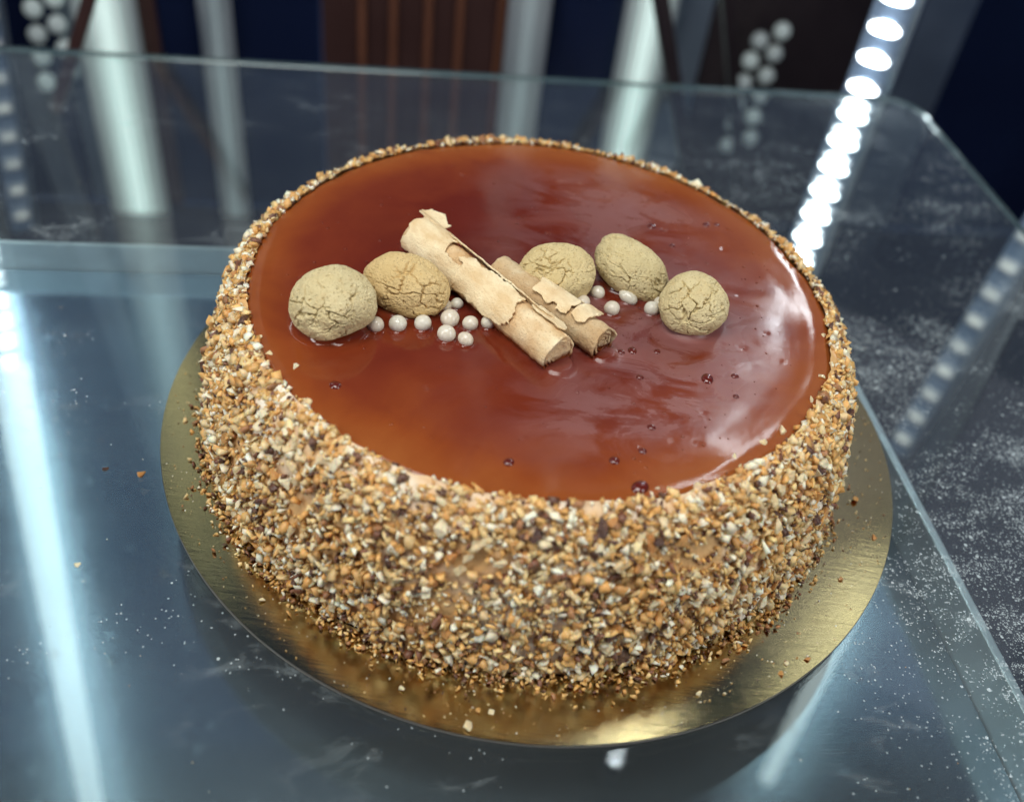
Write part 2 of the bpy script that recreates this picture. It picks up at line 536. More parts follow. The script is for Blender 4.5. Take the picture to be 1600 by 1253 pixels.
for k in range(1, len(rr)):
    for i in range(NS):
        a = 2 * math.pi * i / NS
        wv = 0.00025 * noise.noise(Vector((math.cos(a) * 3, math.sin(a) * 3, 1.0))) * (rr[k] / BR) ** 4
        ru = rr[k] * (1 + 0.0012 * noise.noise(Vector((math.cos(a) * 9, math.sin(a) * 9, 5.0))))
        V.append((ru * math.cos(a), ru * math.sin(a), zz[k] + wv))
bm = bmesh.new(); bv = [bm.verts.new(p) for p in V]
for i in range(NS):
    j = (i + 1) % NS
    bm.faces.new((bv[0], bv[1 + i], bv[1 + j]))
for k in range(1, len(rr) - 1):
    for i in range(NS):
        j = (i + 1) % NS
        a_, b_ = 1 + (k - 1) * NS, 1 + k * NS
        bm.faces.new((bv[a_ + i], bv[b_ + i], bv[b_ + j], bv[a_ + j]))
from_bm('foil', bm, M_GOLD, board, True)
bm = bmesh.new(); lo, hi = [], []
for i in range(NS):
    a = 2 * math.pi * i / NS
    hi.append(bm.verts.new(((BR + .0001) * math.cos(a), (BR + .0001) * math.sin(a), BT - 0.0002)))
    lo.append(bm.verts.new(((BR + .0001) * math.cos(a), (BR + .0001) * math.sin(a), 0.0003)))
for i in range(NS):
    j = (i + 1) % NS
    bm.faces.new((lo[i], lo[j], hi[j], hi[i]))
bm.faces.new(lo[::-1])
from_bm('card_edge', bm, M_CARD, board)

# ------------------------------------------------------------------ cake
H = 0.0625
PROF = [(0.0020, 0.1202), (0.010, 0.1199), (0.025, 0.1187), (0.038, 0.1163), (0.048, 0.1134), (0.055, 0.1103), (0.0600, 0.1064), (0.0622, 0.1024)]
PZ = np.array([p[0] for p in PROF]); PR = np.array([p[1] for p in PROF])


def body_r(z): return np.interp(z, PZ, PR)


cake = empty('cake', (0, 0, BT))
tag(cake, 'round caramel glazed cake with chopped nuts around its side', 'cake')

# cream coat under the nuts
t = NT('cream_coat')
co = t.coord()
f1 = t.noise(co, 70.0, 6, 0.65); f2 = t.noise(co, 28.0, 4)
t.set(Base_Color=t.mix(t.ramp(f2, [(0.46, 0.0), (0.60, 1.0)]), srgb(216, 172, 114), srgb(244, 234, 214)), Roughness=0.6, Normal=t.bump(f1, 0.8, 0.002))
M_CREAM = t.mat
nz_, na_ = 60, 420
V = []
for k in range(nz_ + 1):
    z = 0.0005 + (0.0615 - 0.0005) * k / nz_
    for i in range(na_):
        a = 2 * math.pi * i / na_
        n_ = noise.noise(Vector((math.cos(a) * 7, math.sin(a) * 7, z * 60))) * 0.0012 + noise.noise(Vector((math.cos(a) * 30, math.sin(a) * 30, z * 280))) * 0.0008
        r_ = float(body_r(max(z, 0.002))) - 0.0012 + n_
        V.append((r_ * math.cos(a), r_ * math.sin(a), z))
Fc = []
for k in range(nz_):
    for i in range(na_):
        j = (i + 1) % na_
        Fc.append((k * na_ + i, k * na_ + j, (k + 1) * na_ + j, (k + 1) * na_ + i))
from_np('cream_coat', V, Fc, M_CREAM, cake, True)

# --- positions of toppings (also shape the glaze around them)
COOKIES = [  # x, y, semi axes a b c, yaw, tilt(x), tilt(y), seed
    (-0.0672, -0.0372, 0.0140, 0.0138, 0.0122, 20, -10, -12, 3),
    (-0.0454, -0.0202, 0.0150, 0.0112, 0.0104, -10, 0, 6, 11),
    (0.0040, -0.0015, 0.0136, 0.0110, 0.0106, 12, 0, 0, 23),
    (0.0303, 0.0082, 0.0148, 0.0100, 0.0100, -20, 0, 24, 37),
    (0.0522, -0.0092, 0.0118, 0.0118, 0.0114, 0, 0, 0, 52)]
PEARLS = [(-0.0528, -0.037, .0028), (-0.0458, -0.0351, .0030), (-0.0379, -0.0329, .0029), (-0.0295, -0.0286, .0032), (-0.0225, -0.0294, .0027),
          (-0.0167, -0.0274, .0025), (-0.0294, -0.0368, .0031), (-0.0230, -0.0377, .0024), (-0.0320, -0.0215, .0022), (-0.0283, -0.0195, .0022),
          (0.0144, -0.0089, .0027), (0.0196, -0.002, .0026), (0.0248, -0.0102, .0028), (0.0304, -0.0022, .0027), (0.0388, -0.007, .0027), (0.0418, -0.003, .0024)]
ROLL1 = (Vector((-0.0472, 0.0125, H + 0.0052)), Vector((0.0078, -0.0425, H + 0.0046)), 0.0067)
ROLL2 = (Vector((-0.0160, -0.0012, H + 0.0048)), Vector((0.0222, -0.0338, H + 0.0046)), 0.0058)

# glaze
NRG, NAG = 230, 760
rad = np.concatenate([np.linspace(0, 0.088, 150), np.linspace(0.0884, 0.1050, NRG - 150)])
ang = np.arange(NAG) * 2 * math.pi / NAG
RG, AG = np.meshgrid(rad, ang, indexing='ij')
edge_n = np.array([noise.noise(Vector((math.cos(a) * 4, math.sin(a) * 4, 2.2))) * 0.0010 + noise.noise(Vector((math.cos(a) * 14, math.sin(a) * 14, 9.2))) * 0.0006 for a in ang])
RGs = RG * (1 + edge_n[None, :] * (RG / 0.1) ** 6 / 0.1)
X, Y = RGs * np.cos(AG), RGs * np.sin(AG)
Z = np.full_like(X, H)
# low frequency waviness
Z += 0.00014 * np.sin(X * 70 + 1.3) * np.cos(Y * 55 + 0.4) + 0.00005 * np.sin(X * 190 + Y * 130)
# a dip before the rim, a soft lip, then the rounded edge
Z += -0.00005 * np.exp(-((RG - 0.0905) / 0.0035) ** 2) + 0.00008 * np.exp(-((RG - 0.0980) / 0.0022) ** 2)
Z -= np.clip((RG - 0.1010) / 0.0040, 0, 1) ** 1.5 * 0.0026
lipn = np.array([noise.noise(Vector((math.cos(a) * 6, math.sin(a) * 6, 7.7))) for a in ang])
Z += 0.00014 * lipn[None, :] * np.exp(-((RG - 0.096) / 0.004) ** 2)


def meniscus(d, amp, lam): return amp * np.exp(-np.clip(d, 0, None) / lam)


add = np.zeros_like(Z)
for (x, y, a, b, c, yaw, tx, ty, s) in COOKIES:
    q = R(yaw); dx, dy = X - x, Y - y
    lx, ly = dx * math.cos(q) + dy * math.sin(q), -dx * math.sin(q) + dy * math.cos(q)
    rho = np.sqrt((lx / (a * 0.80)) ** 2 + (ly / (b * 0.80)) ** 2)
    add = np.maximum(add, meniscus((rho - 1) * min(a, b) * 0.8, 0.0022, 0.0012))
    add -= 0.0004 * np.exp(-(((rho - 1) * b * 0.8 - 0.0042) / 0.0014) ** 2)
for (x, y, r_) in PEARLS:
    d = np.hypot(X - x, Y - y) - r_ * 0.9
    add = np.maximum(add, meniscus(d, 0.0008, 0.0006))
for (A, B, r_) in (ROLL1, ROLL2):
    ax = (B - A).xy; L2 = ax.length
    ux, uy = ax.x / L2, ax.y / L2
    s = (X - A.x) * ux + (Y - A.y) * uy
    dd = np.hypot(s - np.clip(s, 0, L2), -(X - A.x) * uy + (Y - A.y) * ux) - r_ * 0.7
    add = np.maximum(add, meniscus(dd, 0.0013, 0.0010))
Z += add
# shallow craters of burst bubbles
CR = []
for i in range(60):
    rr_ = 0.088 * math.sqrt(random.random()); aa = random.uniform(0, 2 * math.pi)
    x, y = rr_ * math.cos(aa), rr_ * math.sin(aa)
    if random.random() > (0.25 + 0.75 * (x > -0.01)): continue
    s_ = random.uniform(0.0005, 0.0012)
    Z -= s_ * 0.28 * np.exp(-((X - x) ** 2 + (Y - y) ** 2) / s_ ** 2)
V = np.stack([X.ravel(), Y.ravel(), Z.ravel() - BT], -1)
ii, jj = np.meshgrid(np.arange(NRG - 1), np.arange(NAG), indexing='ij')
j2 = (jj + 1) % NAG
Fc = np.stack([(ii * NAG + jj), ((ii + 1) * NAG + jj), ((ii + 1) * NAG + j2), (ii * NAG + j2)], -1).reshape(-1, 4)

t = NT('caramel_glaze')
co = t.coord()
n1 = t.noise(t.mapping(co, scale=(1, 1.5, 1), rot=(0, 0, 0.4)), 13.0, 5, 0.55, 1.0)
n2 = t.noise(co, 38.0, 5, 0.6, 0.6)
ln = t.n('ShaderNodeVectorMath'); ln.operation = 'LENGTH'
mp = t.mapping(co, scale=(1, 1, 0)); t.l(mp, ln.inputs[0])
rad_ = ln.outputs['Value']
sepg = t.n('ShaderNodeSeparateXYZ'); t.l(co, sepg.inputs[0])
# the glaze lies thin over the pale cake towards the rim and deep in the middle
thin = t.math('ADD', t.ramp(t.math('MULTIPLY', rad_, 10.0), [(0.50, 0.05), (0.86, 0.38), (1.0, 0.80)]), t.math('MULTIPLY', t.math('SUBTRACT', n1, 0.5), 1.0))
thin = t.math('ADD', thin, t.math('MULTIPLY', t.math('SUBTRACT', n2, 0.5), 0.35))
base = t.ramp(thin, [(0.0, srgb(98, 34, 19)), (0.30, srgb(116, 48, 24)), (0.60, srgb(136, 66, 27)), (1.0, srgb(150, 84, 38))])
# dull film on the right half, its colour painting in a grey reflected veil
film_veil_n = t.noise(t.mapping(co, scale=(1, 1.6, 1), rot=(0, 0, -0.5), loc=(0.03, 0, 0)), 42.0, 6, 0.62, 0.9)
film_veil = t.math('MULTIPLY', t.ramp(film_veil_n, [(0.38, 0.0), (0.54, 1.0)]), t.ramp(t.math('ADD', sepg.outputs[0], 0.5), [(0.46, 0.0), (0.53, 1.0)]))
film_veil = t.math('MULTIPLY', film_veil, t.ramp(t.math('MULTIPLY', rad_, 10.0), [(0.72, 1.0), (0.93, 0.0)]))
film_veil = t.math('MULTIPLY', film_veil, t.ramp(t.noise(co, 9.0, 3), [(0.36, 0.0), (0.56, 1.0)]))
t.set(Base_Color=t.mix(t.math('MULTIPLY', film_veil, 0.42), base, srgb(150, 112, 112)), Roughness=t.ramp(film_veil, [(0.0, 0.10), (1.0, 0.42)]),
      Specular_IOR_Level=0.40,
      Normal=t.bump(t.math('ADD', n2, t.math('MULTIPLY', film_veil_n, 0.5)), 0.07, 0.0012))
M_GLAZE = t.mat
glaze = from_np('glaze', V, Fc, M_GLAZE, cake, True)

# bubbles and drops in the glaze
t = NT('glaze_drop')
t.set(Base_Color=t.mix(t.noise(t.coord(), 300.0, 2), srgb(78, 20, 14), srgb(100, 32, 18)), Roughness=0.04, Specular_IOR_Level=0.6, Coat_Weight=0.3)
M_DROP = t.mat


def glaze_z(x, y):
    i = int(np.argmin(np.hypot(X - x, Y - y)))
    return float(Z.ravel()[i])


bm = bmesh.new(); bmesh.ops.create_uvsphere(bm, u_segments=20, v_segments=12, radius=1.0)
me_drop = bpy.data.meshes.new('glaze_drop'); bm.to_mesh(me_drop); bm.free(); me_drop.materials.append(M_DROP)
me_drop.polygons.foreach_set('use_smooth', [True] * len(me_drop.polygons))
DROPS = [(0.0571, -0.0389, .0024), (0.0664, -0.0356, .0013), (0.0347, -0.0913, .0028), (0.0323, -0.0298, .0017), (0.0407, -0.0283, .0012), (0.0397, 0.0487, .0019),
         (0.0618, 0.0558, .0015), (0.0662, 0.057, .0011), (-0.0036, -0.0885, .0015), (-0.0593, -0.0666, .0018), (0.0476, 0.037, .0013), (0.0348, -0.043, .0014),
         (0.0383, -0.0656, .0013), (0.0355, -0.0764, .0014), (0.0271, -0.082, .0017), (0.066, -0.0457, .0011), (0.0285, -0.0315, .0013)]
for x, y, r_ in DROPS:
    o = mesh_obj('glaze_drop', me_drop, None, cake)
    o.location = (x, y, glaze_z(x, y) - BT - r_ * 0.10)
    o.scale = (r_ * random.uniform(.9, 1.2), r_ * random.uniform(.8, 1.0), r_ * 0.58)
    o.rotation_euler = (0, 0, random.uniform(0, 3))
bm = bmesh.new()
for i in range(520):
    rr_ = 0.092 * math.sqrt(random.random()); aa = random.uniform(0, 2 * math.pi)
    x, y = rr_ * math.cos(aa), rr_ * math.sin(aa)
    if random.random() > (0.30 + 0.70 * (x > 0.015)): continue
    r_ = random.choice([.00022, .0003, .0003, .0004, .0006])
    bmesh.ops.create_icosphere(bm, subdivisions=2, radius=r_, matrix=Matrix.Translation((x, y, glaze_z(x, y) - BT + 0.00002)) @ Matrix.Diagonal((1, 1, 0.6, 1)))
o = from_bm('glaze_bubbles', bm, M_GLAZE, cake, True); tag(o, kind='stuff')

# --- chopped nuts


def nut_material(name, use_attr=None, cols=None):
    t = NT(name)
    if use_attr:
        at = t.n('ShaderNodeAttribute'); at.attribute_name = use_attr
        c = at.outputs['Color']
    else:
        oi = t.n('ShaderNodeObjectInfo')
        c = t.mix(oi.outputs['Random'], cols[0], cols[1])
    f = t.noise(t.coord(), 900.0 if use_attr else 1.6, 5, 0.6)
    t.set(Base_Color=t.mix(t.ramp(f, [(0.35, 0.0), (0.75, 1.0)]), c, t.mix(0.25, c, srgb(190, 136, 80))), Roughness=0.42, Subsurface_Weight=0.35, Subsurface_Scale=1.0, Subsurface_Radius=(0.0022, 0.0013, 0.0006), Normal=t.bump(f, 0.35, 0.0006 if use_attr else 0.1))
    return t.mat


M_BITS = nut_material('chopped_nut_bits', 'Col')
M_NUT = {'cream': nut_material('nut_cream', None, (srgb(250, 236, 200), srgb(234, 208, 160))),
         'tan': nut_material('nut_toasted', None, (srgb(212, 158, 92), srgb(184, 124, 66))),
         'dark': nut_material('nut_skin', None, (srgb(78, 48, 40), srgb(52, 32, 34)))}


def chip_mesh(seed, npts, bevel):
    r_ = random.Random(seed)
    bm = bmesh.new()
    for i in range(npts):
        v = Vector((r_.gauss(0, 1), r_.gauss(0, 1), r_.gauss(0, 1))).normalized() * r_.uniform(0.75, 1.0)
        bm.verts.new((v.x, v.y * 0.78, v.z * 0.52))
    res = bmesh.ops.convex_hull(bm, input=list(bm.verts))
    bmesh.ops.delete(bm, geom=[v for v in bm.verts if not v.link_faces], context='VERTS')
    if bevel:
        bmesh.ops.bevel(bm, geom=list(bm.edges), offset=0.13, segments=1, affect='EDGES', profile=0.5, clamp_overlap=True)
    bmesh.ops.triangulate(bm, faces=list(bm.faces))
    bmesh.ops.recalc_face_normals(bm, faces=list(bm.faces))
    return bm


TEMPL = []
for s in range(22):
    bm = chip_mesh(s + 100, 8 + s % 3, False)
    bm.verts.index_update()
    TEMPL.append((np.array([v.co[:] for v in bm.verts]), np.array([[v.index for v in f.verts] for f in bm.faces])))
    bm.free()


def rand_rot(n):
    q = rng.normal(size=(n, 4)); q /= np.linalg.norm(q, axis=1)[:, None]
    w, x, y, z = q.T
    return np.stack([np.stack([1 - 2 * (y * y + z * z), 2 * (x * y - z * w), 2 * (x * z + y * w)], -1),
                     np.stack([2 * (x * y + z * w), 1 - 2 * (x * x + z * z), 2 * (y * z - x * w)], -1),
                     np.stack([2 * (x * z - y * w), 2 * (y * z + x * w), 1 - 2 * (x * x + y * y)], -1)], 1)


PAL = np.array([srgb(226, 176, 108)[:3], srgb(212, 158, 90)[:3], srgb(236, 200, 140)[:3], srgb(250, 238, 208)[:3], srgb(234, 206, 156)[:3], srgb(158, 112, 74)[:3], srgb(74, 46, 40)[:3], srgb(112, 72, 56)[:3]])


def scatter_mesh(name, P, S, prob, parent, jit=0.12):
    n = len(P)
    ci = rng.choice(len(PAL), n, p=prob)
    colr = np.clip(PAL[ci] * (1 + rng.normal(0, jit, (n, 1))), 0, 1)
    Rm = rand_rot(n)
    tp = rng.integers(0, len(TEMPL), n)
    VV, FF, CC, off = [], [], [], 0
    for k, (tv, tf) in enumerate(TEMPL):
        idx = np.where(tp == k)[0]
        if not len(idx): continue
        vv = np.einsum('nij,vj->nvi', Rm[idx], tv) * S[idx][:, None, None] + P[idx][:, None, :]
        ff = tf[None] + (np.arange(len(idx)) * len(tv))[:, None, None] + off
        VV.append(vv.reshape(-1, 3)); FF.append(ff.reshape(-1, 3)); CC.append(np.repeat(colr[idx], len(tv), 0))
        off += vv.shape[0] * vv.shape[1]
    VV, FF, CC = np.concatenate(VV), np.concatenate(FF), np.concatenate(CC)
    o = from_np(name, VV, FF, M_BITS, parent)
    at = o.data.color_attributes.new('Col', 'FLOAT_COLOR', 'POINT')
    at.data.foreach_set('color', np.concatenate([CC, np.ones((len(CC), 1))], 1).astype(np.float32).ravel())
    return o


def side_points(n, lift, zmax=0.0625):
    # even cover along the arc of the profile
    zf = np.linspace(0.0005, zmax, 400); rf = body_r(np.maximum(zf, 0.002))
    arc = np.concatenate([[0], np.cumsum(np.hypot(np.diff(zf), np.diff(rf)))])
    z = np.interp(rng.random(n) * arc[-1], arc, zf)
    a = rng.uniform(0, 2 * math.pi, len(z))
    r_ = body_r(np.maximum(z, 0.002)) + lift + rng.normal(0, 0.0003, len(z))
    return np.stack([r_ * np.cos(a), r_ * np.sin(a), z], -1), a


# ground-fine toasted bits, then medium bits
P1, _ = side_points(15000, -0.0004)
S1 = 0.0007 + 0.0012 * rng.random(len(P1)) ** 0.8
P2, _ = side_points(12500, 0.0004)
def clumpy(PP, sc, thr):
    k = np.array([noise.noise(Vector(p) * sc) + 0.5 * noise.noise(Vector(p) * sc * 2.7) for p in PP])
    return k + rng.normal(0, 0.12, len(PP)) > thr


P2 = P2[clumpy(P2, 55.0, -0.25)]
P1 = P1[clumpy(P1, 60.0, -0.30)]
S1 = S1[:len(P1)]
S2 = 0.0014 + 0.0024 * rng.random(len(P2)) ** 1.8
# rim crowd just outside the glaze
N3 = 3600
a3 = rng.uniform(0, 2 * math.pi, N3)
z3 = np.interp(rng.random(N3), [0, 0.45, 1], [0.0612, 0.0585, 0.0500])
r3 = body_r(z3) + 0.0003 + rng.normal(0, 0.0005, N3)
P3 = np.stack([r3 * np.cos(a3), r3 * np.sin(a3), z3 - BT + 0.0006 + rng.normal(0, 0.0003, N3)], -1)
S3 = 0.0008 + 0.0015 * rng.random(N3) ** 1.5
for PP in (P1, P2): PP[:, 2] -= 0.0004
PR_ = [.24, .17, .15, .18, .11, .06, .05, .04]
o = scatter_mesh('nut_coating', np.concatenate([P1, P2, P3]), np.concatenate([S1, S2, S3]), PR_, cake); tag(o, kind='stuff')
# crumbs banked up around the foot of the cake
a4 = rng.uniform(0, 2 * math.pi, 1700)
r4 = 0.1210 + np.abs(rng.normal(0, 0.0034, 1700))
P4 = np.stack([r4 * np.cos(a4), r4 * np.sin(a4), rng.uniform(0.0003, 0.0012, 1700)], -1)
o = scatter_mesh('foot_crumbs', P4, rng.uniform(0.0006, 0.0018, 1700), [.20, .2, .1, .07, .08, .17, .10, .08], cake); tag(o, kind='stuff')

# the 300 largest pieces, one by one
BIG = {}
for kind_, n_ in (('cream', 9), ('tan', 5), ('dark', 4)):
    BIG[kind_] = []
    for s in range(n_):
        bm = chip_mesh(500 + s * 7 + len(kind_) * 31, 8 + s % 3, True)
        me = bpy.data.meshes.new('nut_piece'); bm.to_mesh(me); bm.free(); me.materials.append(M_NUT[kind_])
        BIG[kind_].append(me)


def nut(loc, size, kind_, parent, name='nut_piece', normal=None):
    o = mesh_obj(name, random.choice(BIG[kind_]), None, parent)
    o.location = loc
    o.scale = (size * random.uniform(.85, 1.25), size * random.uniform(.8, 1.1), size * random.uniform(.8, 1.2))
    if normal is not None:
        q = Vector(normal).to_track_quat('Z', 'Y') @ Euler((random.uniform(-.5, .5), random.uniform(-.5, .5), random.uniform(0, 6.28))).to_quaternion()
        o.rotation_euler = q.to_euler()
    else:
        o.rotation_euler = (random.uniform(-.4, .4), random.uniform(-.4, .4), random.uniform(0, 6.28))
    return o


RIM = [(-0.0494, -0.0926, .0026, 'cream'), (-0.0657, -0.0764, .0034, 'cream'), (-0.0737, -0.061, .0024, 'cream'), (-0.0599, -0.0841, .0028, 'cream'), (-0.0467, -0.0921, .0024, 'cream'),
       (0.0722, -0.0650, .0027, 'cream'), (0.0800, -0.0590, .0036, 'cream'), (0.0636, -0.0737, .0026, 'cream'), (0.0516, -0.0870, .0029, 'cream'), (0.0908, -0.042, .0026, 'cream'),
       (0.1000, -0.0063, .0025, 'cream'), (0.0968, -0.0296, .0026, 'cream'), (0.0110, -0.1010, .0026, 'dark'), (0.0393, -0.0905, .0022, 'cream'), (-0.088, -0.050, .0028, 'cream'), (-0.083, -0.056, .0022, 'cream')]
cnt = 0
for x, y, s, k_ in RIM:
    nut((x, y, 0.0622 - BT), s, k_, cake, normal=(x * 2, y * 2, 0.3)); cnt += 1
while cnt < 298:
    a = random.gauss(-math.pi / 2, 0.95) if random.random() < .85 else random.uniform(0, 6.28)
    z = random.uniform(0.004, 0.061) if random.random() < .75 else random.uniform(0.050, 0.0615)
    r_ = float(body_r(z)) + 0.0007
    k_ = random.choices(['cream', 'tan', 'dark'], [.60, .20, .20])[0]
    nut((r_ * math.cos(a), r_ * math.sin(a), z - 0.0004), random.triangular(0.0024, 0.0046, 0.0030), k_, cake, normal=(math.cos(a), math.sin(a), 0.25 if z < .05 else 0.9))
    cnt += 1

# loose pieces on board and glass
LOOSE = [(-0.1314, -0.0607, 0, .0024, 'tan', 'largest toasted nut crumb on the glass left of the board'),
         (-0.1446, -0.0602, 0, .0014, 'dark', 'small dark crumb on the glass left of the largest crumb'),
         (-0.1366, -0.1014, 0, .0020, 'cream', 'pale nut flake on the glass beside the bright streak'),
         (-0.0048, -0.1392, BT, .0026, 'cream', 'largest pale nut chip at the front edge of the gold board'),
         (0.0017, -0.1332, BT, .0016, 'cream', 'small pale nut chip behind the largest front chip, right one'),
         (-0.0023, -0.1336, BT, .0015, 'tan', 'small toasted nut chip behind the largest front chip, left one'),
         (-0.0260, -0.1301, BT, .0018, 'cream', 'pale nut chip on the board left of the front chips'),
         (0.1292, -0.0258, BT, .0024, 'tan', 'biggest toasted crumb on the right side of the board'),
         (0.1334, -0.0428, BT, .0016, 'tan', 'toasted crumb close to the right edge of the board'),
         (0.1176, -0.0644, BT, .0014, 'tan', 'toasted crumb on the bright patch of the board'),
         (0.1010, -0.0990, BT, .0015, 'tan', 'toasted crumb near the lower right edge of the board'),
         (0.0917, -0.1060, BT, .0018, 'tan', 'reddish toasted crumb at the lower right of the board'),
         (0.0940, -0.1020, BT, .0014, 'cream', 'pale crumb beside the reddish one at the lower right'),
         (0.0648, -0.1177, BT, .0019, 'cream', 'pale nut chip on the board in front right of the cake'),
         (0.0729, -0.1160, BT, .0010, 'cream', 'tiny pale speck right of the front right nut chip'),
         (0.1180, -0.0350, BT, .0015, 'tan', 'toasted crumb between the cake foot and the right board edge'),
         (-0.0750, -0.1060, BT, .0018, 'cream', 'pale nut chip on the board at the left front of the cake')]
for x, y, z, s, k_, lab in LOOSE:
    o = nut((x, y, z + s * 0.42), s, k_, None, 'nut_crumb')
    o.rotation_euler = (0.1, 0.05, random.uniform(0, 6.28))
    tag(o, lab, 'nut crumb', 'loose nut crumbs around the cake')
# very fine crumbs on the board
n5 = 900
a5 = rng.uniform(0, 2 * math.pi, n5); r5 = np.sqrt(rng.uniform(0.124 ** 2, 0.140 ** 2, n5))
P5 = np.stack([BX + r5 * np.cos(a5), BY + r5 * np.sin(a5), np.full(n5, BT + 0.0002)], -1)
n6 = 260
P6 = np.stack([rng.uniform(-0.24, 0.16, n6), rng.uniform(-0.2, 0.2, n6), np.full(n6, 0.00015)], -1)
P6 = P6[np.hypot(P6[:, 0] - BX, P6[:, 1] - BY) > 0.145]
o = scatter_mesh('crumb_dust', np.concatenate([P5, P6]), np.concatenate([rng.uniform(0.0002, 0.0006, n5), rng.uniform(0.00015, 0.0004, len(P6))]), [.15, .1, .15, .2, .15, .1, .1, .05], None)
tag(o, 'fine nut dust sprinkled on gold board and glass', 'crumbs', kind='stuff')

# ------------------------------------------------------------------ amaretti
t = NT('amaretti_biscuit')
co = t.coord()
g1 = t.noise(co, 420.0, 5, 0.7); g2 = t.noise(co, 90.0, 4); g3 = t.noise(co, 1500.0, 3, 0.6)
pit = t.ramp(t.voro(co, 620.0), [(0.05, 0.0), (0.28, 1.0)])
oi = t.n('ShaderNodeObjectInfo')
b1 = t.mix(t.ramp(g2, [(0.3, 0.0), (0.7, 1.0)]), srgb(206, 186, 138), srgb(220, 203, 158))
pore = t.math('MULTIPLY', t.ramp(t.voro(co, 1000.0), [(0.14, 1.0), (0.32, 0.0)]), t.ramp(g2, [(0.38, 0.05), (0.58, 0.75)]))
b1 = t.mix(1.0, b1, oi.outputs['Color'], 'MULTIPLY')
b1 = t.mix(pore, b1, srgb(128, 100, 62))
t.set(Base_Color=t.mix(t.math('MULTIPLY', t.ramp(g1, [(0.50, 0.0), (0.72, 1.0)]), 0.45), b1, srgb(200, 172, 122)), Roughness=0.85, Specular_IOR_Level=0.2,
      Normal=t.bump(t.math('ADD', t.math('ADD', g1, t.math('MULTIPLY', g3, 0.4)), t.math('MULTIPLY', pit, 0.5)), 0.8, 0.0007))
M_AMA = t.mat
bm = bmesh.new(); bmesh.ops.create_icosphere(bm, subdivisions=7, radius=1.0)
bm.verts.index_update()
ICO_V = [v.co.copy() for v in bm.verts]
ICO_F = np.array([[v.index for v in f.verts] for f in bm.faces]); bm.free()


def sstep(a, b, x):
    x = min(1, max(0, (x - a) / (b - a)))
    return x * x * (3 - 2 * x)


def cookie(spec, label):
    x, y, a, b, c, yaw, tx, ty, s = spec
    off = Vector((s * 1.37, s * 0.71, s * 2.13))
    V = np.empty((len(ICO_V), 3))
    for i, p in enumerate(ICO_V):
        q = p + off
        w = noise.noise_vector(q * 2.6) * 0.20 + noise.noise_vector(q * 8.0) * 0.06
        d, _ = noise.voronoi((q + w) * 1.9)
        gate = sstep(-0.22, 0.22, noise.noise(q * 1.3 + Vector((9, 1, 4))))
        crack = (1 - sstep(0.0, 0.075 * (0.5 + gate), d[1] - d[0])) * (0.25 + 0.75 * gate)
        d2, _ = noise.voronoi((q + w * 1.3) * 4.6)
        g2_ = sstep(0.10, 0.40, noise.noise(q * 2.1 + Vector((3, 7, 1))))
        crack2 = (1 - sstep(0.0, 0.08, d2[1] - d2[0])) * g2_
        pl = noise.noise(q * 1.1) * 0.09 + noise.noise(q * 3.2) * 0.035
        # plates sit at slightly different heights
        gr = noise.noise(q * 13.0) * 0.009 + noise.noise(q * 30.0) * 0.010 - 0.05 * sstep(0.42, 0.62, noise.noise(q * 11.0 + Vector((5, 5, 5))))
        r_ = 1 + pl + gr - crack * 0.125 - crack2 * 0.030
        v = p * r_
        z = v.z
        if z < -0.45: z = -0.45 + (z + 0.45) * 0.45
        V[i] = (v.x * a, v.y * b, z * c)
    o = from_np('amaretti_biscuit', V, ICO_F, M_AMA, None, True)
    o.rotation_euler = (R(tx), R(ty), R(yaw))
    o.location = (x, y, H + c * 0.62)
    o.color = {11: (1.0, 0.90, 0.78, 1), 23: (0.97, 0.95, 0.90, 1), 37: (0.94, 0.96, 0.96, 1), 52: (0.97, 0.99, 1.0, 1)}.get(s, (0.96, 0.98, 1.0, 1))
    tag(o, label, 'biscuit', 'amaretti biscuits on the glaze')


CL = ['leftmost cracked amaretti biscuit near the left rim of the cake', 'cracked amaretti biscuit touching the wafer roll on its left',
      'cracked amaretti biscuit directly right of the wafer rolls', 'tilted oblong amaretti biscuit, second from the right', 'round smooth amaretti biscuit farthest right']
for sp_, lb in zip(COOKIES, CL): cookie(sp_, lb)

# ------------------------------------------------------------------ sugar pearls
t = NT('sugar_pearl')
f = t.noise(t.coord(), 1.3, 3)
oi = t.n('ShaderNodeObjectInfo')
t.set(Base_Color=t.mix(oi.outputs['Random'], srgb(238, 222, 196), srgb(244, 240, 220)), Roughness=t.ramp(f, [(0.3, 0.10), (0.7, 0.20)]), Subsurface_Weight=0.3,
      Subsurface_Radius=(0.8, 0.6, 0.4), Subsurface_Scale=0.3, Normal=t.bump(f, 0.05, 0.2))
M_PEARL = t.mat
bm = bmesh.new(); bmesh.ops.create_uvsphere(bm, u_segments=32, v_segments=20, radius=1.0)
for v in bm.verts: v.co *= 1 + 0.05 * noise.noise(v.co * 0.9)
me_p = bpy.data.meshes.new('sugar_pearl'); bm.to_mesh(me_p); bm.free(); me_p.materials.append(M_PEARL)
me_p.polygons.foreach_set('use_smooth', [True] * len(me_p.polygons))
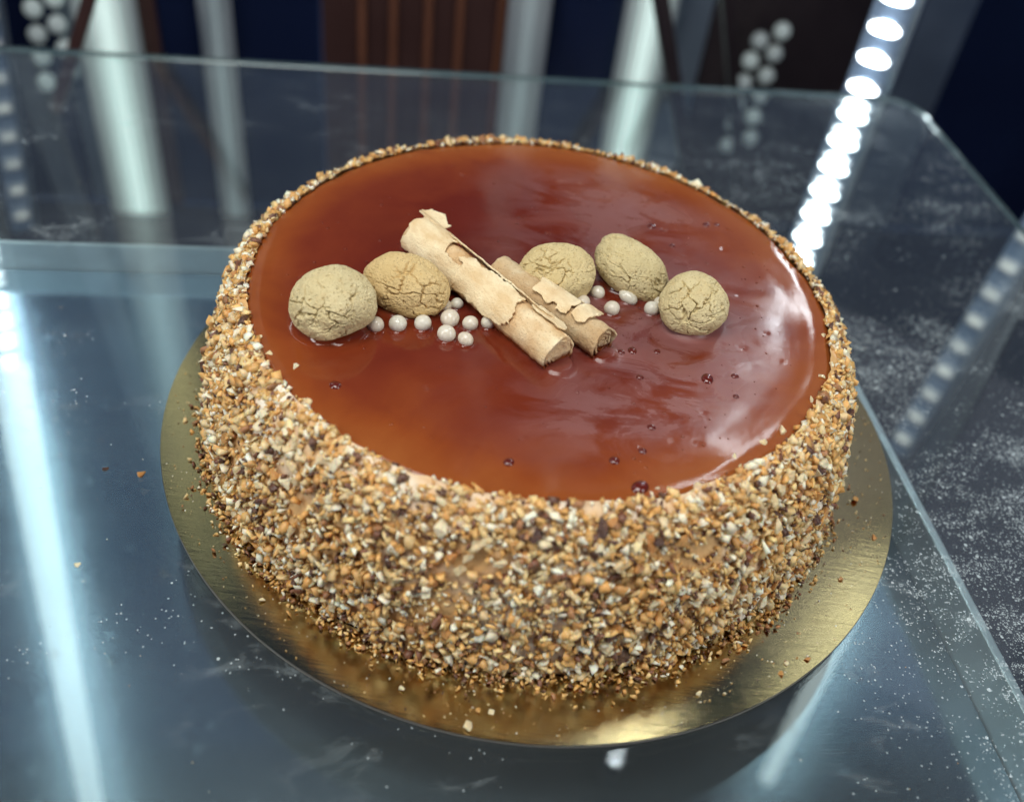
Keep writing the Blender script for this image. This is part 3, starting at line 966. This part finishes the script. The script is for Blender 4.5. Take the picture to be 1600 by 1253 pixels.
PL = ['pearl touching the leftmost biscuit, first of the left row', 'second pearl from the left in the left row', 'third pearl from the left in the left row',
      'larger pearl behind the front pair, left of the roll', 'pearl between the larger one and the pearl at the roll', 'pearl tucked against the left side of the thick wafer roll',
      'frontmost large pearl of the left cluster', 'small egg shaped pearl beside the frontmost one', 'half hidden small pearl below the second biscuit, left one',
      'half hidden small pearl below the second biscuit, right one', 'pearl nearest the thin wafer roll, right cluster', 'pearl below the gap between the two right middle biscuits',
      'pearl behind the torn flap of the thin wafer roll', 'oval pearl partly sunk under the tilted biscuit', 'pearl just left of the farthest right biscuit', 'pearl half hidden behind the farthest right biscuit']
for i, ((x, y, r_), lb) in enumerate(zip(PEARLS, PL)):
    o = mesh_obj('sugar_pearl', me_p)
    s = [1, 1, 0.96]
    if i == 7: s = [1.15, 0.95, 0.95]
    if i == 13: s = [1.4, 0.9, 0.85]
    o.scale = [r_ * q for q in s]
    o.rotation_euler = (random.uniform(0, .3), random.uniform(0, .3), -0.5 if i in (7, 13) else random.uniform(0, 6))
    o.location = (x, y, H + r_ * 0.60)
    tag(o, 'white sugar ' + lb, 'sugar pearl', 'white sugar pearls on the glaze')

# ------------------------------------------------------------------ wafer rolls


def wafer_mat(name, toast, k=1.0):
    t = NT(name)
    co = t.coord()
    n1 = t.noise(t.mapping(co, scale=(0.6, 1, 1)), 170.0, 5, 0.6)
    n2 = t.noise(co, 1300.0, 3, 0.6)
    n3 = t.noise(co, 60.0, 3)
    sp = t.ramp(t.voro(co, 900.0), [(0.10, 1.0), (0.30, 0.0)])
    c0 = t.mix(t.ramp(n1, [(0.36, 0.0), (0.62, 1.0)]), srgb(226, 198, 154), srgb(244, 228, 192))
    if toast:
        c0 = t.mix(t.math('MULTIPLY', t.ramp(n3, [(0.38, 0.0), (0.60, 1.0)]), 0.55), c0, srgb(204, 158, 106))
        c0 = t.mix(t.math('MULTIPLY', sp, 0.35), c0, srgb(140, 92, 58))
        # caramel soaked up from below
        sx = t.n('ShaderNodeSeparateXYZ'); t.l(t.geo().outputs['Position'], sx.inputs[0])
        soak = t.math('ADD', t.math('MULTIPLY', t.math('SUBTRACT', H + 0.0042, sx.outputs[2]), 420.0), t.math('MULTIPLY', t.math('SUBTRACT', n1, 0.5), 1.6), clamp=True)
        c0 = t.mix(soak, c0, srgb(120, 58, 26))
        t.set(Roughness=t.ramp(soak, [(0.0, 0.75), (1.0, 0.25)]))
    else:
        t.set(Roughness=0.75)
    c0 = t.mix(1.0, c0, (k, k * 0.97, k * 0.92, 1), 'MULTIPLY')
    t.set(Base_Color=c0, Specular_IOR_Level=0.25,
          Normal=t.bump(t.math('ADD', n1, t.math('MULTIPLY', n2, 0.5)), 1.0, 0.0010))
    return t.mat


M_WAF = wafer_mat('wafer_toasted', True)
M_FLAKE = wafer_mat('wafer_flake', False)
M_WAF2 = wafer_mat('wafer_toasted_dark', True, 0.80)


def roll_frame(o, A, B, spin):
    ax = (B - A).normalized()
    up_ = Vector((0, 0, 1)); s = up_.cross(ax).normalized(); u = ax.cross(s)
    o.matrix_world = Matrix.Translation(A) @ Matrix((ax, s, u)).transposed().to_4x4() @ Matrix.Rotation(spin, 4, 'X')


def wafer_roll(spec, label, seed, turns, flakes, spin=0.0, plug=0.0005, mat=None):
    mat = mat or M_WAF
    A, B, r0 = spec
    L = (B - A).length
    o = empty('wafer_roll')
    roll_frame(o, A, B, 0)
    off = Vector((seed * 3.1, seed * 1.7, 0))
    nu, nv = 150, int(turns * 44)
    V = []
    for i in range(nu + 1):
        for j in range(nv + 1):
            tv = j / nv
            ph = spin + tv * turns * 2 * math.pi
            e0 = noise.noise(off + Vector((ph * 0.9, 1, 3))) * 0.0016 + noise.noise(off + Vector((ph * 3, 1, 3))) * 0.0007 + (1 - tv) * 0.0016
            e1 = noise.noise(off + Vector((ph * 0.9, 9, 3))) * 0.0012 + noise.noise(off + Vector((ph * 3, 9, 3))) * 0.0006 + (1 - tv) * 0.0012
            u = e0 + (L - e1 - e0) * i / nu
            # ragged outer edge that winds a little along the length
            last = sstep(0.86, 1.0, tv)
            ph += last * (0.5 * noise.noise(off + Vector((u * 160, 2, 8))) + 0.25 * noise.noise(off + Vector((u * 500, 2, 8))) + 18 * u)
            r_ = r0 * (0.10 + 0.86 * tv) + 0.0003 * noise.noise(off + Vector((u * 120, math.cos(ph) * 1.2, math.sin(ph) * 1.2))) + last * 0.0003 + 0.00010 * math.sin(u * 1500 + ph * 2) + 0.0002 * noise.noise(off + Vector((u * 420, math.cos(ph) * 3, math.sin(ph) * 3)))
            V.append((u, r_ * math.cos(ph), r_ * math.sin(ph)))
    Fc = [(i * (nv + 1) + j, i * (nv + 1) + j + 1, (i + 1) * (nv + 1) + j + 1, (i + 1) * (nv + 1) + j) for i in range(nu) for j in range(nv)]
    s_ = from_np('rolled_sheet', V, Fc, mat, o, True)
    md = s_.modifiers.new('solidify', 'SOLIDIFY'); md.thickness = 0.0007; md.offset = 1.0
    # crumb filling that closes the tube
    bm = bmesh.new()
    bmesh.ops.create_cone(bm, cap_ends=True, segments=28, radius1=r0 * 0.86, radius2=r0 * 0.86, depth=L - plug * 2,
                          matrix=Matrix.Translation((L / 2, 0, 0)) @ Matrix.Rotation(math.pi / 2, 4, 'Y'))
    bmesh.ops.triangulate(bm, faces=[f for f in bm.faces if len(f.verts) > 4])
    bmesh.ops.subdivide_edges(bm, edges=[e for e in bm.edges if e.calc_length() < r0 * 2], cuts=3, use_grid_fill=True)
    for v in bm.verts: v.co += noise.noise_vector(v.co * 420.0) * 0.0007
    from_bm('filling', bm, mat, o, False)
    # torn outer flakes: (u centre, half length, angle centre, half angle, lift, curl direction)
    for k, (uc, hu, ac, ha, lift, curl) in enumerate(flakes):
        gu, gv = 110, 80
        V = []; keep = {}; Fc = []
        vid = -np.ones((gu + 1, gv + 1), int)
        val = np.zeros((gu + 1, gv + 1))
        for i in range(gu + 1):
            for j in range(gv + 1):
                u = uc * L + hu * L * (2 * i / gu - 1) * 1.25
                q = (2 * j / gv - 1) * 1.25
                ph = ac + ha * q
                nx = 2 * i / gu * 1.25 - 1.25
                e = 1 - max(abs(nx), abs(q)) + 0.30 * noise.noise(off + Vector((u * 190, ph * 1.6, k * 5.0))) + 0.07 * noise.noise(off + Vector((u * 700, ph * 5.5, k * 7.0))) - 0.15 * (nx * q) ** 2
                val[i, j] = e
                ed = max(0.0, q * curl) if curl else 0.0
                r_ = r0 * 0.985 + 0.00075 + lift * ed ** 2 + 0.0003 * noise.noise(off + Vector((u * 120, math.cos(ph) * 1.2, math.sin(ph) * 1.2)))
                r_ += 0.00035 * (1 - min(1, max(0, e) / 0.3)) * (0.5 + noise.noise(off + Vector((u * 300, ph, 4))))
                V.append((u, r_ * math.cos(ph), r_ * math.sin(ph)))
        for i in range(gu):
            for j in range(gv):
                if min(val[i, j], val[i + 1, j], val[i, j + 1], val[i + 1, j + 1]) > 0:
                    w = gv + 1
                    Fc.append((i * w + j, i * w + j + 1, (i + 1) * w + j + 1, (i + 1) * w + j))
        used = sorted({x for f in Fc for x in f}); mp_ = {x: n for n, x in enumerate(used)}
        V = [V[x] for x in used]; Fc = [[mp_[x] for x in f] for f in Fc]
        f_ = from_np('torn_flake', V, Fc, M_FLAKE, o, True)
        md = f_.modifiers.new('solidify', 'SOLIDIFY'); md.thickness = 0.00055; md.offset = 1.0
    tag(o, label, 'wafer roll', 'rolled wafers crossing the middle of the glaze')
    return o


# angles: 0 = towards +side (rear right of the roll), pi/2 = up, pi = front left
wafer_roll(ROLL1, 'thick flaky wafer roll lying in front, torn pale layers on top', 3, 4.6,
           [(0.13, 0.13, 2.2, 1.35, 0.0002, 0), (0.30, 0.10, 2.75, 0.75, 0.0004, 1), (0.56, 0.20, 2.25, 0.95, 0.0005, -1), (0.40, 0.22, 0.75, 0.55, 0.0012, 1), (0.70, 0.20, 0.85, 0.42, 0.0010, 1),
            (0.03, 0.09, 0.9, 0.35, 0.0035, -1), (0.86, 0.10, 1.0, 0.40, 0.0006, -1)], 0.4)
wafer_roll(ROLL2, 'thin darker wafer roll behind the thick one, torn flap at its end', 8, 3.6,
           [(0.80, 0.07, 1.3, 0.9, 0.0016, -1), (0.55, 0.16, 1.4, 0.9, 0.0003, 0)], 1.0, 0.0012, M_WAF2)
